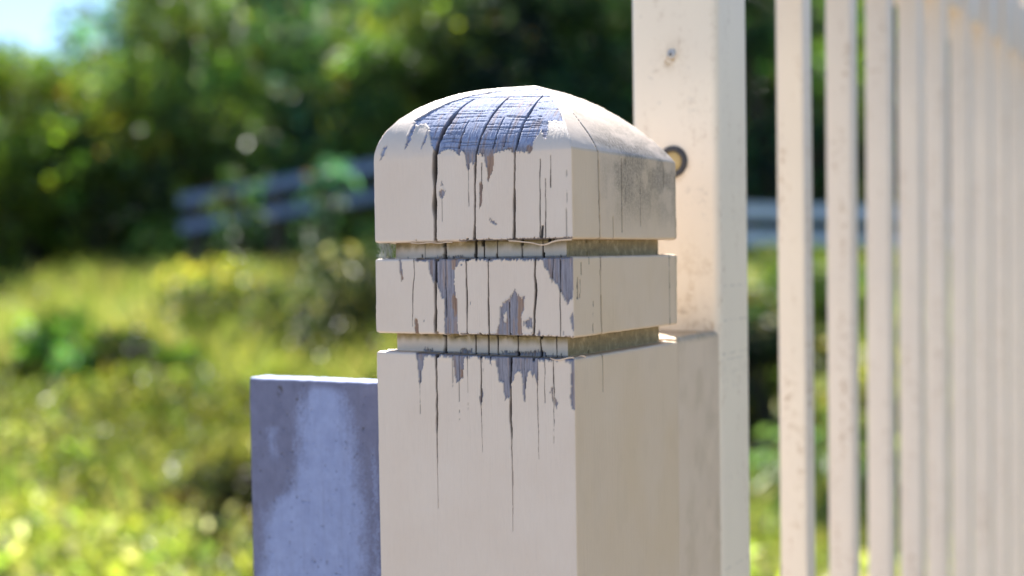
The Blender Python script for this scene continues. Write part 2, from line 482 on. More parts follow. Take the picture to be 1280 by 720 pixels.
def post_rows():
    """profile (half width, height rel. to eye, part index) from the ground to the apex"""
    R = []
    def seg(part, pts): R.extend([(h, z, part) for h, z in pts])
    def lin(h, a, b, step):
        n = max(2, int(round(abs(b - a) / step)) + 1)
        return [(h, z) for z in np.linspace(a, b, n)]
    top_edge = lambda z: [(50, z - 1.0), (49.92, z - 0.6), (49.7, z - 0.28), (49.3, z - 0.06), (48.8, z)]
    bot_edge = lambda z: [(48.8, z), (49.3, z + 0.06), (49.7, z + 0.28), (49.92, z + 0.6), (50, z + 1.0)]
    ledge_in = [48.2, 47.4, 46.6, 45.8, 45.0, 44.2]
    seg(0, [(50, z) for z in (-1150, -900, -650, -450, -320, -260, -220)])
    seg(0, lin(50, -205, -125, 1.1)); seg(0, lin(50, -124.3, -43.4, 0.42)[:-1]); seg(0, top_edge(-41.9))
    seg(0, [(h, -41.85) for h in ledge_in]); seg(0, [(43.6, -41.8)])
    seg(1, [(43.5, -41.7)]); seg(1, lin(43.5, -41.3, -34.1, 0.45)); seg(1, [(43.5, -33.85)])
    seg(2, [(43.6, -33.8)]); seg(2, [(h, -33.75) for h in ledge_in[::-1]]); seg(2, bot_edge(-33.7))
    seg(2, lin(50, -32.4, -2.5, 0.42)); seg(2, top_edge(-1.2)); seg(2, [(h, -1.15) for h in ledge_in]); seg(2, [(43.6, -1.1)])
    seg(3, [(43.5, -1.0)]); seg(3, lin(43.5, -0.6, 5.3, 0.45)); seg(3, [(43.5, 5.7)])
    seg(4, [(43.6, 5.75)]); seg(4, [(h, 5.8) for h in ledge_in[::-1]]); seg(4, bot_edge(5.85))
    seg(4, lin(50, 7.2, V0, 0.42))
    for ph in np.linspace(0, math.pi / 2, 150)[1:]:
        ph = ph ** 1.0
        seg(4, [(max(50 * math.cos(ph), 0.02), V0 + DH * math.sin(ph))])
    return R


def post_columns():
    """unit rounded square, anticlockwise from the left end of the front face: (ax, ay, nx, ny, face, across)"""
    rr = 0.018
    front = set(np.round(np.linspace(-1 + rr, 1 - rr, 245), 5))
    for pl, w, d in CRACKS_F:
        if w > 0.3:
            for q in {round(p[0], 1) for p in pl if p[1] < 46}:
                for k in np.linspace(-0.75, 0.75, 9):
                    v = (q + k) / 50
                    if abs(v) < 1 - rr: front.add(round(v, 4))
    front = sorted(front)
    keep = [front[0]]
    for v in front[1:]:
        if v - keep[-1] > 0.0022: keep.append(v)
    front = keep
    side = sorted(set(np.linspace(-1 + rr, 1 - rr, 190)))
    back = list(np.linspace(-1 + rr, 1 - rr, 80))
    cols = []
    def arc(cx, cy, a0, f0, f1):
        for k in range(1, 5):
            a = a0 + k / 5 * math.pi / 2
            f = f0 if k < 3 else f1
            cols.append((cx + rr * math.cos(a), cy + rr * math.sin(a), math.cos(a), math.sin(a), f))
    cols += [(v, -1, 0, -1, 0) for v in front]
    arc(1 - rr, -1 + rr, -math.pi / 2, 0, 1)
    cols += [(1, v, 1, 0, 1) for v in side]
    arc(1 - rr, 1 - rr, 0, 1, 2)
    cols += [(v, 1, 0, 1, 2) for v in back[::-1]]
    arc(-1 + rr, 1 - rr, math.pi / 2, 2, 3)
    cols += [(-1, v, -1, 0, 3) for v in back[::-1]]
    arc(-1 + rr, -1 + rr, math.pi, 3, 0)
    return np.array(cols)


def crack_field(F, T, cracks, seed):
    """(depth, mask) of a list of cracks at surface points (F across, T up)"""
    dep = np.zeros(F.shape); msk = np.zeros(F.shape)
    for k, (pl, w, d) in enumerate(cracks):
        t = np.array([p[1] for p in pl][::-1]); f = np.array([p[0] for p in pl][::-1])
        lo, hi = t[0], t[-1]
        sel = np.where((T > lo - 0.5) & (T < hi + 0.5))
        if not len(sel[0]): continue
        Ts, Fs = T[sel], F[sel]
        fc = np.interp(Ts, t, f) + 0.30 * (vnoise(Ts * 0.25, Ts * 0 + k, seed) - 0.5) + 0.06 * (vnoise(Ts * 1.3, Ts * 0 + k, seed + 3) - 0.5)
        ww = w * 1.12 * (0.66 + 0.68 * vnoise(Ts * 0.14, Ts * 0 + k * 3, seed + 5))
        if hi - lo > 12:                        # long ones run out to a hairline
            end = -90 if lo < -60 else None
            if end is not None: ww = ww * (0.18 + 0.82 * sstep(lo, lo + (hi - lo) * 0.85, Ts))
            elif hi > 60: ww = ww * (0.55 + 0.45 * sstep(hi, hi - 25, Ts))
        g = 1 - np.clip(np.abs(Fs - fc) / (ww * 0.5 + 1e-6), 0, 1.6)
        m = sstep(-0.35, 0.30, g)
        dd = d * np.clip(sstep(-0.2, 0.5, g), 0, 1)
        dep[sel] = np.maximum(dep[sel], dd); msk[sel] = np.maximum(msk[sel], m * (1.0 if w > 0.32 else 0.6))
    return dep, msk


def build_post():
    rows = post_rows(); cols = post_columns()
    H = np.array([r[0] for r in rows])[:, None]; Zr = np.array([r[1] for r in rows])[:, None]
    part = np.array([r[2] for r in rows])
    ax, ay, nx, ny, fc = [cols[:, k][None, :] for k in range(5)]
    X = H * ax; Y = H * ay; Z = Zr + 0 * ax
    Z = np.where(Zr > V0 + 1e-6, dome_height(H / 50, ax, ay), Z)
    # profile normal
    dh = np.gradient(H[:, 0])[:, None] + 0 * Z; dz = np.gradient(Z, axis=0)
    ln = np.hypot(dh, dz) + 1e-9
    nh = dz / ln; nz = -dh / ln
    T = np.where(Z <= V0, Z, Z + (50 - H))
    F = np.where(fc == 0, X, np.where(fc == 1, Y, np.where(fc == 2, -X, -Y)))
    front, side = (fc + 0 * X) == 0, (fc + 0 * X) == 1
    # --- bare wood
    jt = T + 1.5 * (vnoise(F * 2.6, F * 0 + T * 0.05, 1) - 0.5) + 0.9 * (vnoise(F * 6, T * 0.2, 2) - 0.5)
    jf = F + 0.5 * (vnoise(F * 1.2, T * 0.7, 3) - 0.5)
    wood = np.zeros(X.shape, bool)
    vert = Z <= V0 + 60
    for k, pl in WOOD.items():
        wood |= inpoly(jf, jt, pl) & front
    wood &= ~(inpoly(jf, jt, HOLE) & front)
    # thin bare rims along the arrises of the front face, and nicks at random
    rim = 0.55 + 1.5 * (vnoise(F * 1.7, T * 0, 7) - 0.42)
    near_top = ((T > -42.2 - rim) & (T < -41.6) | (T > -1.5 - rim) & (T < -0.9)) & (F > -28)
    near_bot = ((T < -33.4 + 0.5 * rim) & (T > -34.0) | (T < 6.2 + 0.3 * rim) & (T > 5.6)) & (F > -5)
    wood |= (near_top | near_bot) & front & (np.abs(ny) + np.abs(nx) > 0)
    nick = (vnoise(F * 3.2, T * 0.25, 9) > 0.93) & (vnoise(F * 0.2, T * 0.06, 10) > 0.68) & (T < -1) & (T > -56)
    wood |= nick & front & (F > -24)
    # hidden faces: patchy top edges
    hid = ((fc + 0 * X) >= 2) & (vnoise(F * 0.9, T * 0.08, 12) > 0.62) & (T > -90)
    wood |= hid
    brown = np.zeros(X.shape, bool)
    for k, pl in BROWN.items():
        brown |= inpoly(jf, jt, pl) & front
    brown = brown & wood
    brownf = np.where(brown, 0.6 + 0.4 * vnoise(F * 1.1, T * 0.12, 13), 0.5 * sstep(0.52, 0.9, vnoise(F * 1.3, T * 0.1, 14)))
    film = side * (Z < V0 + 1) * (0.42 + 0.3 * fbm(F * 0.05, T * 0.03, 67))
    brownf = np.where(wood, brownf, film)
    # --- cracks
    dF, mF = crack_field(F, T, CRACKS_F, 21)
    dR, mR = crack_field(F, T, CRACKS_R, 22)
    dB, mB = crack_field(F, T, CRACKS_B, 23)
    isneck = np.isin(part, (1, 3))[:, None]
    # neck cracks are listed with |T| overlapping; keep those to the necks and the rest off them
    dep = np.where(front, dF, np.where(side, dR, dB)); msk = np.where(front, mF, np.where(side, mR, mB))
    # --- end-grain lines over the bare dome
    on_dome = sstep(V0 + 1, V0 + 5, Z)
    gl = np.zeros(X.shape)
    for k in range(30):
        tc = 44 + k * 1.75 + 0.9 * (hash2(np.array(k), np.array(3), 5) - 0.5)
        wob = tc + 0.9 * (vnoise(F * 0.09, F * 0 + k, 31) - 0.5) * 2 + 0.4 * (vnoise(F * 0.5, F * 0 + k, 32) - 0.5) - F * 0.03
        st = sstep(0.35, 0.7, vnoise(F * 0.11 + k * 7, F * 0 + k, 33))
        gl = np.maximum(gl, st * sstep(0.42, 0.05, np.abs(T - wob)))
    gl = gl * on_dome * front * wood
    step_line = sstep(0.7, 0.1, np.abs(T - (91.8 - 0.09 * F + 0.8 * (vnoise(F * 0.4, F * 0, 35) - 0.5)))) * front * (np.abs(F - 6) < 22)
    grain = (vnoise(F * 3.1, T * 0.05, 41) - 0.5) * 0.16 + (vnoise(F * 7.5, T * 0.1, 42) - 0.5) * 0.10
    # --- outward offset in mm
    soft = wood.astype(float)
    for _ in range(4):
        soft = (soft + np.roll(soft, 1, 1) + np.roll(soft, -1, 1) + np.vstack([soft[1:], soft[-1:]]) + np.vstack([soft[:1], soft[:-1]])) / 5
    curl = np.where(wood, 0, np.clip(soft * 2.2, 0, 1)) * (0.2 + 0.9 * vnoise(F * 0.8, T * 0.5, 47)) * 0.42
    off = np.where(wood, -0.42 + grain, 0.0 + 0.05 * (fbm(F * 0.4, T * 0.25, 44) - 0.5) + 0.07 * (vnoise(F * 1.9, T * 0.04, 45) - 0.5) + 0.05 * (vnoise(F * 4.1, T * 0.03, 48) - 0.5) + curl)
    lift = np.clip(vnoise(F * 0.5, T * 0.2, 46) - 0.6, 0, 1) * 0.3
    off = off + np.where(wood, 0, lift * (msk * 0 + (dep > 0) * 0.4))
    off = off - dep - gl * 0.35 - step_line * 0.5
    off = off * np.where(Z < -260, 0, 1)
    # shrink displacement near the apex where columns crowd together
    off = off * np.clip(H / 6, 0, 1)
    # uneven arrises
    wave = 0.35 * (fbm(F * 0.25, F * 0 + part[:, None], 51) - 0.5)
    edge = sstep(48.0, 49.6, H) * (np.abs(nz) > 0.05) * (Z < V0)
    Xd = X + nx * nh * off; Yd = Y + ny * nh * off; Zd = Z + nz * off + wave * edge
    # --- colour masks
    neckside = isneck & side
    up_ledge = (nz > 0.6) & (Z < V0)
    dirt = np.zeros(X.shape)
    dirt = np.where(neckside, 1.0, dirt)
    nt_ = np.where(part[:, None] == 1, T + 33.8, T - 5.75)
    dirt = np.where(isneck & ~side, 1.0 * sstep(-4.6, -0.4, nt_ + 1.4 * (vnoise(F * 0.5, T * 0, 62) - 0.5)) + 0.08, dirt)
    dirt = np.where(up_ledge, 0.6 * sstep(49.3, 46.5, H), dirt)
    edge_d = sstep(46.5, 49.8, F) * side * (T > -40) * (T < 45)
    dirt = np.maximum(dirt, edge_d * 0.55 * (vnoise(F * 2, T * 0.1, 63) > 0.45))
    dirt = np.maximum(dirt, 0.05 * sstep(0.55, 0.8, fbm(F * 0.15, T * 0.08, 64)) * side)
    # black mould on the weather side of the cap
    capside = side & (part[:, None] == 4)
    mould = capside * sstep(-38, -2, F) * sstep(4, 30, T) * sstep(82, 50, T + 0.16 * F) * (0.35 + 0.65 * sstep(0.30, 0.62, fbm(F * 0.12, T * 0.12, 65)))
    band = capside * np.exp(-((T - (48 - 0.10 * F + 3 * (fbm(F * 0.2, F * 0, 66) - 0.5))) / 4.0) ** 2) * sstep(-34, -20, F) * sstep(44, 22, F)
    slope = capside * sstep(V0, V0 + 6, Z) * sstep(100, 62, T) * sstep(-44, -20, F) * (0.10 + 0.55 * sstep(0.42, 0.70, fbm(F * 0.09 + 4, T * 0.16, 68)))
    mould = np.clip(np.maximum(np.maximum(mould * 0.95, band * 1.25), slope), 0, 1)
    wear = np.stack([wood * 1.0, np.clip(brownf, 0, 1), np.clip(dirt, 0, 1)], -1)
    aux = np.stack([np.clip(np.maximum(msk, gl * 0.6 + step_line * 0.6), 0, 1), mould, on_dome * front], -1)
    P = np.stack([Xd, Yd, Zd + EYE * 1000], -1) / 1000
    nc = cols.shape[0]
    root = empty('timber_post', (POST_C[0], POST_C[1], 0), GATE_RZ)
    tag(root, 'square timber post with domed top, two grooves and cracked, peeling cream paint', 'post')
    names = ['shaft', 'neck', 'band', 'neck', 'cap']
    for k in range(5):
        idx = np.where(part == k)[0]
        a, b = idx[0], idx[-1] + 1
        if k: a -= 1
        pv = P[a:b].reshape(-1, 3)
        fcs = grid_faces(b - a, nc, wrap=True)
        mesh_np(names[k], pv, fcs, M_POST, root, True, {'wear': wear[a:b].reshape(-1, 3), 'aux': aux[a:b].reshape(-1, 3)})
    return root


post = build_post()


def ribbon(name, path, width, thick, parent, wood=0.0):
    """a thin strip of lifted paint: path = list of (centre point mm, across direction) in the post frame"""
    v, f = [], []
    for (p, d) in path:
        p = np.array(p, float); d = np.array(d, float); d /= np.linalg.norm(d)
        v += [p - d * width / 2, p + d * width / 2]
    n = len(path)
    nrm = np.cross(np.array(v[2]) - np.array(v[0]), np.array(v[1]) - np.array(v[0])); nrm /= np.linalg.norm(nrm)
    v = np.array(v); v2 = v + nrm * thick
    vv = np.concatenate([v, v2])
    m = 2 * n
    for i in range(n - 1):
        a = 2 * i
        f += [(a, a + 1, a + 3, a + 2), (m + a, m + a + 2, m + a + 3, m + a + 1), (a, a + 2, m + a + 2, m + a), (a + 1, m + a + 1, m + a + 3, a + 3)]
    f += [(0, m, m + 1, 1), (2 * n - 2, 2 * n - 1, m + 2 * n - 1, m + 2 * n - 2)]
    vv[:, 2] += EYE * 1000
    wr = np.zeros((len(vv), 3))
    return mesh_np(name, vv / 1000, np.array(f), M_POST, parent, True, {'wear': wr, 'aux': wr})


# the long lip of paint that has let go under the cap, and two smaller curls
_pts = []
for q in np.linspace(0, 1, 60):
    x = 20 + q * 29.5
    sag = 1.9 * math.exp(-((x - 36) / 5.0) ** 2) + 0.5 * math.exp(-((x - 28) / 4.0) ** 2)
    _pts.append(((x, -50.2, 5.6 - sag), (0.0, -0.75 + 0.25 * q, 0.5)))
ribbon('paint_flake', _pts, 0.75, 0.12, post)
_pts = [((39 + 11 * q, -50.3 - 0.5 * math.sin(q * 3.1), -42.0 - 0.6 * math.sin(q * 5)), (0, -0.8, 0.6)) for q in np.linspace(0, 1, 16)]
ribbon('paint_flake', _pts, 0.8, 0.12, post)
_pts = [((50.3, -50 + 9 * q, -42.0 + 0.9 * math.sin(q * 3.1)), (0.8, 0, 0.5)) for q in np.linspace(0, 1, 14)]
ribbon('paint_flake', _pts, 0.8, 0.12, post)
_pts = [((-30 + 22 * q, -50.2 - 0.2 * math.sin(q * 9), 5.6 - 0.35 * math.sin(q * 7) ** 2), (0, -0.8, 0.5)) for q in np.linspace(0, 1, 30)]
ribbon('paint_flake', _pts, 0.5, 0.1, post)

# ---------------------------------------------------------------- steelwork and panel beside the post
def rounded_bar(x0, x1, y0, y1, z0, z1, r, seg=5, rows=2):
    """prism with rounded vertical arrises, closed ends; metres; returns verts, faces (quads + fans as quads)"""
    out = []
    for cx, cy, a0 in ((x1 - r, y0 + r, -90), (x1 - r, y1 - r, 0), (x0 + r, y1 - r, 90), (x0 + r, y0 + r, 180)):
        for k in range(seg + 1):
            a = rad(a0 + 90 * k / seg)
            out.append((cx + r * math.cos(a), cy + r * math.sin(a)))
    return out


def bar_object(name, rect, z0, z1, r, mat, parent, zs=None, seg=5):
    out = rounded_bar(*rect, z0, z1, r, seg)
    zs = zs if zs is not None else [z0, z1]
    bm = bmesh.new()
    rings = [[bm.verts.new((x, y, z)) for x, y in out] for z in zs]
    n = len(out)
    for a, b in zip(rings[:-1], rings[1:]):
        for i in range(n):
            bm.faces.new((a[i], a[(i + 1) % n], b[(i + 1) % n], b[i]))
    bm.faces.new(rings[0][::-1]); bm.faces.new(rings[-1])
    o = mesh_bm(name, bm, mat, parent, True)
    o.data.set_sharp_from_angle(angle=rad(40))
    return o


def lathe(name, prof, mat, parent, loc, axis='-Y', seg=28):
    """prof: (radius, height) from rim to centre; axis points out of the surface"""
    bm = bmesh.new(); rings = []
    for (r, h) in prof:
        ring = []
        for k in range(seg):
            a = 2 * math.pi * k / seg
            ring.append(bm.verts.new((loc[0] + r * math.cos(a), loc[1] - h, loc[2] + r * math.sin(a))))
        rings.append(ring)
    for a, b in zip(rings[:-1], rings[1:]):
        for i in range(seg):
            bm.faces.new((a[i], a[(i + 1) % seg], b[(i + 1) % seg], b[i]))
    if prof[-1][0] < prof[0][0]:
        bm.faces.new(rings[-1])
    return mesh_bm(name, bm, mat, parent, True)


# steel column: 48 x 42 mm, its origin is the centre of its foot
col_root = empty('steel_column', (*gate_xy(26, 122.1), 0), GATE_RZ)
tag(col_root, 'tall cream steel column with a screw and dark ring, behind the domed post', 'column')
CT = 1.15 + 0.66


def build_column():
    r = 0.0035
    hx, hy = 0.024, 0.0209
    # front face gets a fine grid so that rust marks can be carried on it
    xs = np.linspace(-hx + r, hx - r, 90)
    per = [(x, -hy, 0) for x in xs]
    def arc(cx, cy, a0, n=6):
        for k in range(1, n):
            a = rad(a0 + 90 * k / n); per.append((cx + r * math.cos(a), cy + r * math.sin(a), 1))
    arc(hx - r, -hy + r, -90)
    for y in np.linspace(-hy + r, hy - r, 40): per.append((hx, y, 2))
    arc(hx - r, hy - r, 0)
    for x in (hx - r, -hx + r): per.append((x, hy, 3))
    arc(-hx + r, hy - r, 90)
    for y in (hy - r, -hy + r): per.append((-hx, y, 3))
    arc(-hx + r, -hy + r, 180)
    per = np.array(per)
    zs = np.concatenate([[0, 0.4, 0.8], np.arange(0.95, 1.36, 0.0008), [1.5, CT]])
    X = per[:, 0][None] + 0 * zs[:, None]; Y = per[:, 1][None] + 0 * zs[:, None]; Z = zs[:, None] + 0 * X
    fr = per[:, 2][None] + 0 * Z
    sx = -0.0008; sz = EYE + 0.1014           # the screw, column frame
    du, dv = (X - sx) * 1000, (Z - sz) * 1000
    run = np.exp(-(((du + 1.0) / 3.0) ** 2 + ((dv + 3.4) / 2.6) ** 2)) * 1.2 + 0.35 * np.exp(-((du / 6) ** 2 + ((dv + 1) / 7) ** 2))
    run += 0.5 * np.exp(-(((du + 8) / 1.6) ** 2 + ((dv + 8) / 1.2) ** 2))
    gz = EYE + 0.0463
    gu, gv = (X - sx) * 1000, (Z - gz) * 1000
    rr = np.hypot(gu, gv)
    run += 0.6 * sstep(12, 8, rr) * sstep(4, -6, gv)
    low = 0.45 * sstep(EYE + 0.02, EYE - 0.03, Z) * sstep(0.45, 0.7, fbm(X * 120, Z * 90, 71))
    front = fr == 0
    spots = sstep(0.84, 0.88, fbm(X * 500 + 3, Z * 400, 72)) * 0.8 + 0.22 * sstep(0.66, 0.78, fbm(X * 90, Z * 45, 73))
    wear = np.stack([np.where(front, run + low, 0), np.clip(spots, 0, 1) * (fr != 1) * (fr <= 2), 0 * Z], -1)
    V = np.stack([X, Y, Z], -1)
    nc = len(per)
    o = mesh_np('tube', V.reshape(-1, 3), grid_faces(len(zs), nc, True), M_COLUMN, col_root, True, {'wear': np.clip(wear, 0, 1).reshape(-1, 3)})
    o.data.set_sharp_from_angle(angle=rad(50))
    bar_object('end_cap', (-hx - 0.0005, hx + 0.0005, -hy - 0.0005, hy + 0.0005), CT, CT + 0.004, 0.003, M_STEEL, col_root)
    f = -hy
    sc_ = lathe('screw', [(0.0024, -0.0005), (0.0024, 0.0004), (0.0021, 0.0010), (0.0013, 0.0014), (0.0010, 0.0014)], M_ZINC, col_root, (sx, f, sz))
    lathe('recess', [(0.00085, 0.0013), (0.00085, 0.00155), (0.0002, 0.00145)], M_SOCKET, sc_, (sx, f, sz - 0.0004))
    gr = lathe('grommet', [(0.0082, -0.0005), (0.0082, 0.0008), (0.0076, 0.0017), (0.0066, 0.0020), (0.0056, 0.0016), (0.0052, 0.0004), (0.0052, 0.0)], M_RUBBER, col_root, (sx, f, gz))
    lathe('plug', [(0.0053, 0.0002), (0.0050, 0.0005), (0.0030, 0.0006), (0.0005, 0.0006)], M_PLUG, gr, (sx, f, gz))


M_STEEL = mat_steel_plain('fence_enamel', 0.55, 5.0)
build_column()

# steel fence running away from the column
fence = empty('steel_picket_fence', (*gate_xy(41.5, 143), 0), GATE_RZ)
tag(fence, 'cream steel fence of slim square pickets on a rail, running away from the column', 'fence')
FX = lambda X: (X - 41.5) / 1000
FY = lambda Y: (Y - 143) / 1000
END = 1560
mats_p = [mat_steel_plain('picket_enamel', rs, 11.0 + 7 * i) for i, rs in enumerate((1.0, 0.8, 0.6))]
for n in range(14):
    y0 = 286 - 50 + 93.7 * n
    pk = bar_object('picket', (-0.0085, 0.0085, -0.0085, 0.0085), 0.07, EYE + 0.47, 0.0018, mats_p[n % 3], fence, seg=4)
    pk.location = (FX(41.5) + random.uniform(-0.0008, 0.0008), FY(y0 + 8.5) + random.uniform(-0.0015, 0.0015) * (n > 0), 0)
    pk.rotation_euler = (rad(random.uniform(-0.08, 0.08)), rad(random.uniform(-0.05, 0.05)), rad(random.uniform(-2, 2)))


def rail_object(name, x0, x1, y0, y1, z0, z1, mat, parent, r=0.004):
    bm = bmesh.new()
    bmesh.ops.create_cube(bm, size=1.0)
    for v in bm.verts:
        v.co = (x0 + (v.co.x + 0.5) * (x1 - x0), y0 + (v.co.y + 0.5) * (y1 - y0), z0 + (v.co.z + 0.5) * (z1 - z0))
    bmesh.ops.bevel(bm, geom=list(bm.edges), offset=r, segments=3, affect='EDGES', profile=0.5)
    o = mesh_bm(name, bm, mat, parent, True)
    o.data.set_sharp_from_angle(angle=rad(40))
    return o


M_RAILST = mat_steel_plain('rail_enamel', 0.9, 71.0)
rail_object('top_rail', FX(0), FX(45), FY(143.2), FY(END), EYE + 0.216, EYE + 0.281, M_RAILST, fence)
rail_object('bottom_rail', FX(-10), FX(33.3), FY(143.2), FY(END), 0.12, 0.16, M_RAILST, fence)
bar_object('end_post', (FX(-14), FX(50), FY(END), FY(END + 60)), 0, EYE + 0.55, 0.004, M_STEEL, fence)

# packing block between the timber post and the steel column
blk = empty('timber_packer', (*gate_xy(26, 75.6), 0), GATE_RZ)
tag(blk, 'short dirty cream timber block wedged between the domed post and steel column', 'block')


def build_packer():
    # box 47.2 x 50.6 mm with worn top arrises: rings of a rounded square
    hx, hy, top = 0.0236, 0.0254, EYE - 0.0395
    ring = rounded_bar(-hx, hx, -hy, hy, 0, 0, 0.0012, 4)
    per = []
    for i in range(len(ring)):
        a, b = np.array(ring[i]), np.array(ring[(i + 1) % len(ring)])
        m = max(1, int(np.linalg.norm(b - a) / 0.0007))
        for k in range(m): per.append(a + (b - a) * k / m)
    per = np.array(per)
    prof = [(1, 0), (1, 0.5), (1, 0.9)] + [(1, z) for z in np.arange(0.95, top - 0.003, 0.0009)]
    prof += [(1 - 0.0026 / hx * (1 - math.cos(a)), top - 0.0026 + 0.0026 * math.sin(a)) for a in np.linspace(0, math.pi / 2, 7)]
    prof += [(s, top) for s in (0.8, 0.65, 0.5, 0.35, 0.2, 0.02)]
    S = np.array([p[0] for p in prof])[:, None]; Zp = np.array([p[1] for p in prof])[:, None]
    X = per[:, 0][None] * S; Y = per[:, 1][None] * S; Z = Zp + 0 * X
    Z = Z - 0.0009 * fbm(X * 160 + 5, Y * 160, 81) * (Z > top - 0.004)
    d = sstep(0.35, 0.75, fbm(Y * 90, Z * 60, 82)) * 0.2
    d = np.maximum(d, 0.9 * sstep(top - 0.005, top - 0.001, Z) * (0.5 + 0.5 * fbm(X * 200, Y * 200, 83)))
    mld = 0.16 * sstep(0.35, 0.7, fbm(Y * 90, Z * 60, 84)) * sstep(-0.02, 0.02, Y)
    z0 = 0 * Z
    mesh_np('block', np.stack([X, Y, Z], -1).reshape(-1, 3), grid_faces(len(prof), len(per), True), M_POST, blk, True,
            {'wear': np.stack([z0, z0 + 0.4, d], -1).reshape(-1, 3), 'aux': np.stack([z0, mld, z0], -1).reshape(-1, 3)})


build_packer()
# the block is one piece: keep it as the thing itself
_b = blk.children[0]; _b.parent = None
_b.location = blk.location; _b.rotation_euler = blk.rotation_euler
for _k in ('label', 'category'): _b[_k] = blk[_k]
bpy.data.objects.remove(blk); _b.name = 'timber_packer'


# grey cement sheet on the other side of the post
def build_panel():
    x0, x1, y0, y1 = -146.0, -50.4, -30.0, -16.0
    cx = (x0 + x1) / 2
    nx_ = 230
    xs = np.linspace(x0, x1, nx_)
    zs = np.concatenate([[-1150, -700, -400, -260, -210], np.arange(-200, -59.6, 0.55)])
    topz = lambda x: -58.2 - 1.1 * (x1 - x) / (x1 - x0) + 0.35 * (vnoise(x * 0.25, x * 0, 91) - 0.5)
    rows = []                                    # (kind, value)
    prof = [(y0, z) for z in zs]
    prof += [(y0 + 0.15, 'a'), (y0 + 0.6, 'b'), (y0 + 1.4, 'c')] + [(y, 'c') for y in np.arange(y0 + 3, y1 - 1, 1.6)] + [(y1 - 0.5, 'b'), (y1, 'a')]
    prof += [(y1, z) for z in (-80, -200, -500, -1150)]
    V = np.zeros((len(prof), nx_, 3))
    for i, (y, z) in enumerate(prof):
        tz = topz(xs)
        if z == 'a': zz = tz - 0.9
        elif z == 'b': zz = tz - 0.25
        elif z == 'c': zz = tz + 0.15 * (vnoise(xs * 1.3, xs * 0 + y, 92) - 0.5)
        else: zz = np.full(nx_, z) if z < -62 else np.minimum(z, tz - 1.2)
        V[i, :, 0] = xs; V[i, :, 1] = y; V[i, :, 2] = zz
    X, Y, Z = V[..., 0], V[..., 1], V[..., 2]
    pit = sstep(0.80, 0.88, fbm(X * 0.55, Z * 0.55, 93, 2)) * (Y < y0 + 0.1)
    V[..., 1] += pit * 0.35 + 0.12 * (fbm(X * 0.3, Z * 0.3, 94) - 0.5) * (Y < y0 + 0.1)
    V[..., 0] += np.where(X < x0 + 0.01, 0.5 * (fbm(Z * 0.2, Z * 0 + Y * 0.2, 95) - 0.5), 0)
    # pale bloom: a tongue that widens downwards, mottled at its rim
    u = (X - x0) / (x1 - x0); d = -58.5 - Z
    uj = u + 0.07 * (fbm(X * 0.22, Z * 0.12, 96) - 0.5) + 0.05 * (vnoise(X * 1.6, Z * 1.6, 97) - 0.5)
    lt = np.interp(d, [2, 8, 17, 40, 54, 60, 68, 100, 140], [0.46, 0.40, 0.355, 0.355, 0.30, 0.19, 0.12, 0.08, 0.08])
    rt = np.interp(d, [2, 8, 20, 40, 60, 95, 140], [0.55, 0.61, 0.65, 0.69, 0.715, 0.72, 0.72])
    light = sstep(-0.07, 0.07, np.minimum(uj - lt + 0.02, rt - uj + 0.02) + 0.05 * (fbm(X * 1.1, Z * 1.1, 90, 3) - 0.5)) * sstep(1.5, 6, d)
    light = np.maximum(light, 0.55 * sstep(0.05, 0.0, np.abs(uj - 0.16 - 0.01 * np.sin(Z * 0.3))) * sstep(22, 28, d) * sstep(44, 34, d))
    light = np.maximum(light, 0.6 * sstep(0.025, 0.0, np.abs(uj - 0.815)) * sstep(24, 40, d))
    light = light * (0.80 + 0.2 * fbm(X * 0.5, Z * 0.5, 98))
    light = np.where(Y > y0 + 0.5, 0.75, light)
    chip = np.maximum(sstep(3.0, 1.2, np.hypot((X - (x0 + 20)) / 0.8, (Z + 65.5) / 1.5)), sstep(1.8, 0.6, np.hypot(X - (x0 + 31), Z + 68)))
    chip = np.maximum(chip, pit * 0.6) * sstep(0.35, 0.6, vnoise(X * 0.9, Z * 0.9, 99))
    wear = np.stack([light, chip, 0 * light], -1)
    W = V.copy(); W[..., 0] -= cx; W[..., 1] -= (y0 + y1) / 2; W[..., 2] += EYE * 1000
    verts = W.reshape(-1, 3) / 1000
    faces = grid_faces(len(prof), nx_)
    # close both ends with quads across the thickness
    o = mesh_np('cement_panel', verts, faces, M_PANEL, None, True, {'wear': wear.reshape(-1, 3)})
    bm = bmesh.new(); bm.from_mesh(o.data)
    bm.edges.ensure_lookup_table()
    be = [e for e in bm.edges if e.is_boundary]
    bmesh.ops.holes_fill(bm, edges=be, sides=0)
    bmesh.ops.recalc_face_normals(bm, faces=bm.faces)
    bm.to_mesh(o.data); bm.free()
    o.data.set_sharp_from_angle(angle=rad(60))
    o.location = (*gate_xy(cx, (y0 + y1) / 2), 0); o.rotation_euler = (0, 0, GATE_RZ)
    tag(o, 'upright grey cement sheet with a pale bloom, set against the domed post', 'panel')
    return o


build_panel()


